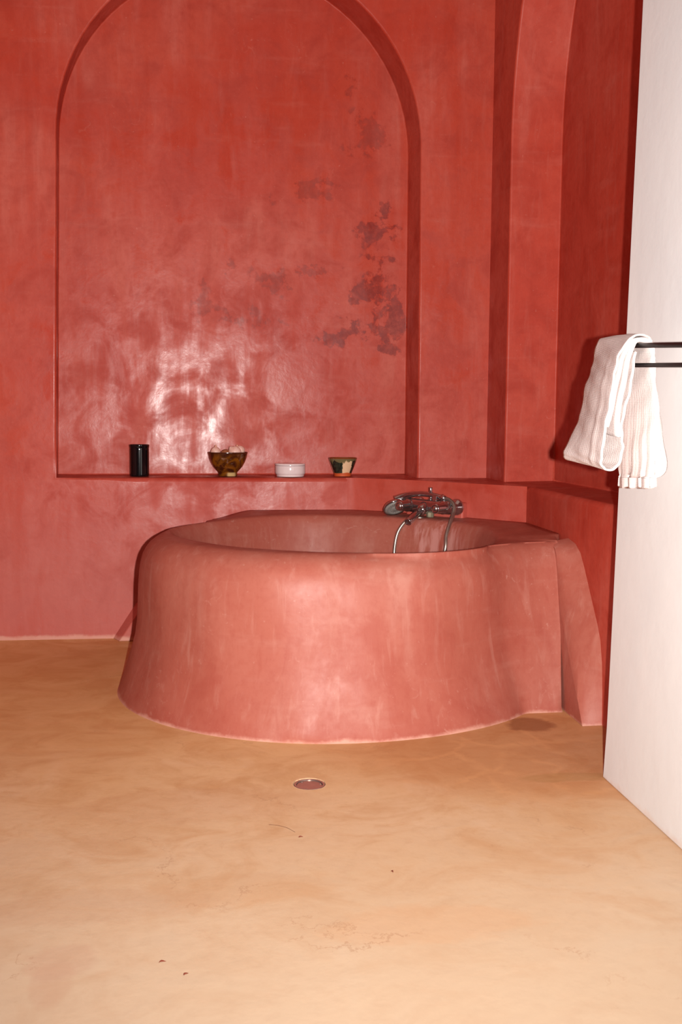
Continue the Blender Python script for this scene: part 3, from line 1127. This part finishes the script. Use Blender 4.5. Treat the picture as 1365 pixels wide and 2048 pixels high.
back_near = [(1.008, 2.27, 0.872), (1.036, 2.27, 0.892), (1.027, 2.27, 0.957), (1.016, 2.27, 1.025), (1.007, 2.27, 1.080), (1.003, 2.27, 1.135), (1.000, 2.27, 1.171), (0.986, 2.26, 1.190)]
back_mid = [(0.994, 2.285, 0.870), (0.997, 2.27, 0.887), (0.996, 2.27, 0.957), (0.998, 2.27, 1.025), (0.994, 2.28, 1.079), (0.991, 2.29, 1.135), (0.992, 2.31, 1.172), (0.995, 2.34, 1.192)]
back_far = [(0.986, 2.42, 0.864), (0.984, 2.42, 0.885), (0.985, 2.42, 0.953), (0.987, 2.42, 1.026), (0.991, 2.42, 1.084), (0.996, 2.42, 1.143), (1.001, 2.43, 1.181), (1.004, 2.44, 1.198)]
rows = [through(a, b, c) for a, b, c in zip(back_near, back_mid, back_far)]
rows += [through(a, [(p + q) / 2 + o for p, q, o in zip(a, c, (0, 0, 0.002))], c) for a, c in
         (((0.966, 2.243, 1.1965), (0.982, 2.46, 1.2085)), ((0.946, 2.24, 1.1965), (0.962, 2.48, 1.2080)))]
fn = [(0.931, 2.24, 1.188), (0.908, 2.24, 1.158), (0.900, 2.24, 1.126), (0.894, 2.24, 1.089), (0.888, 2.24, 1.034), (0.880, 2.24, 0.994), (0.874, 2.24, 0.932), (0.872, 2.24, 0.908),
      (0.881, 2.24, 0.894), (0.899, 2.24, 0.893), (0.914, 2.24, 0.908), (0.921, 2.24, 0.940), (0.919, 2.24, 0.962), (0.917, 2.24, 0.994), (0.924, 2.24, 1.034), (0.935, 2.24, 1.078), (0.940, 2.24, 1.126),
      (0.944, 2.24, 1.160)]
ff = [(0.945, 2.48, 1.198), (0.937, 2.48, 1.157), (0.930, 2.48, 1.123), (0.917, 2.48, 1.085), (0.908, 2.48, 1.025), (0.894, 2.48, 0.984), (0.871, 2.48, 0.937), (0.866, 2.48, 0.918),
      (0.872, 2.48, 0.908), (0.886, 2.48, 0.908), (0.898, 2.48, 0.920), (0.908, 2.48, 0.950), (0.912, 2.48, 0.985), (0.922, 2.48, 1.025), (0.930, 2.48, 1.060), (0.940, 2.48, 1.090), (0.948, 2.48, 1.130),
      (0.953, 2.48, 1.165)]
for k, (a, c) in enumerate(zip(fn, ff)):
    off = -0.006 * sin(min(1, k / 7) * pi) if k < 8 else 0.0
    rows.append(through(a, [(p + q) / 2 + o for p, q, o in zip(a, c, (off, 0, 0.001))], c))
R_ALL = smooth_rows(rows, 6)
bm = strip(R_ALL, 30)
n_r = len(R_ALL)
random.seed(9)
for k, v in enumerate(bm.verts):
    r, i = divmod(k, 31)
    fade = min(1, r / 6)
    v.co.x += 0.0010 * sin(r * 0.9 + i * 0.35) + random.uniform(-1, 1) * 0.0004
    if r < 30:                                     # gathers above the hem of the back flap
        g = max(0.0, 1 - r / 22) ** 1.6
        v.co.y += -g * 0.010 * sin(i * 1.05 + 0.05 * r) - g * 0.004 * sin(i * 2.3 + 1)
        v.co.x += g * 0.004 * sin(i * 1.5 + 2)
    elif 60 < r < 105:                             # soft vertical folds in the front flap
        g = (r - 60) / 45
        v.co.x += g * (0.0012 * sin(i * 0.43 + 0.05 * r) - 0.0040 * exp(-((i - 9 + 0.05 * (r - 60)) / 1.6) ** 2))
towel = link('hand_towel', bm, MAT_TOWEL)
mod = towel.modifiers.new('thick', 'SOLIDIFY')
mod.thickness = 0.0042
mod.offset = 0.0
tag(towel, 'white waffle towel hung doubled over the black rail', 'towel')

# folded layers seen edge-on between the outer cloth and the inside of the loop
for t0, zb in ((0.30, 5), (0.66, 5)):
    dz = -0.0075 if t0 < 0.5 else -0.0125
    lay = []
    for px_, qz in ((0.984, 1.190), (0.967, 1.1965), (0.948, 1.1955)):
        lay.append(through((px_, 2.243, qz + dz), (px_ + 0.010, 2.36, qz + dz + 0.006), (px_ + 0.017, 2.46, qz + dz + 0.010)))
    for k in range(zb + 1):
        tt = t0 + (round(t0) - t0) * (k / zb) ** 3 * 0.6
        a = Vector(fn[k]).lerp(Vector(fn[17 - k]), tt)
        c = Vector(ff[k]).lerp(Vector(ff[17 - k]), tt)
        a.y += 0.003
        lay.append(through(a, (a + c) * 0.5, c))
    o = link('folded_layer', strip(smooth_rows(lay, 5), 8), MAT_TOWEL, towel)
    mod = o.modifiers.new('thick', 'SOLIDIFY')
    mod.thickness = 0.0050
    mod.offset = 0.0

# ruffled hem along the bottom of the back flap
base = R_ALL[0]
hem_rows = []
for k in range(7):
    hem_rows.append(tuple(Vector(p) + Vector((0, 0, -0.024 * k / 6 + 0.002)) for p in base))
bm = strip(hem_rows, 70)
for k, v in enumerate(bm.verts):
    r, i = divmod(k, 71)
    x = i / 70 * 30
    v.co.y += -0.010 * sin(x * 1.05) - 0.004 * sin(x * 2.3 + 1) - 0.004 * (r / 6) * sin(x * 1.4 + 0.5)
    v.co.x += 0.004 * sin(x * 1.5 + 2)
    v.co.z += 0.0025 * sin(x * 1.05 + 0.6) * r / 6
o = link('hem', bm, MAT_TOWEL, towel)
mod = o.modifiers.new('thick', 'SOLIDIFY')
mod.thickness = 0.0060
mod.offset = 0.0
o['label'] = 'gathered ruffled hem'

# ------------------------------------------------------------------ bits of dirt on the floor
MAT_BIT = plain('dry_leaf_bit', lin(112, 52, 36), 0.7, 0.2)
for (x, y, ln, rot, nm, lb) in ((0.200, 2.380, 0.011, 0.5, 'leaf_crumb', 'reddish curled dry crumb on the floor just below the drain'),
                                (0.387, 2.168, 0.009, -0.9, 'leaf_crumb', 'dark dry crumb on the floor, rightmost of the crumbs'),
                                (-0.057, 1.791, 0.010, 0.9, 'leaf_crumb', 'brown dry crumb on the floor, nearest the camera'),
                                (-0.101, 1.839, 0.013, 0.3, 'leaf_crumb', 'grey brown dry crumb on the floor, leftmost of the crumbs')):
    pts = [Vector((ln * (t - 0.5), 0.002 * sin(t * 5), 0.0015 + 0.0012 * sin(t * 3))) for t in (0, .2, .4, .6, .8, 1)]
    bm = tube(bmesh.new(), pts, [0.0003, 0.0012, 0.0017, 0.0014, 0.0008, 0.0002], 7)
    o = link(nm, bm, MAT_BIT)
    o.location = (x, y, 0)
    o.rotation_euler = (0, 0, rot)
    tag(o, lb, 'crumb', 'dry crumbs on the floor')
bm = tube(bmesh.new(), spline([(0.128, 2.466, 0.0006), (0.15, 2.458, 0.0006), (0.172, 2.440, 0.0006), (0.189, 2.412, 0.0006)], 6), 0.0004, 6)
o = link('hair', bm, plain('brown_hair', lin(96, 52, 34), 0.5))
tag(o, 'single thin hair lying on the ochre floor below the drain', 'hair')
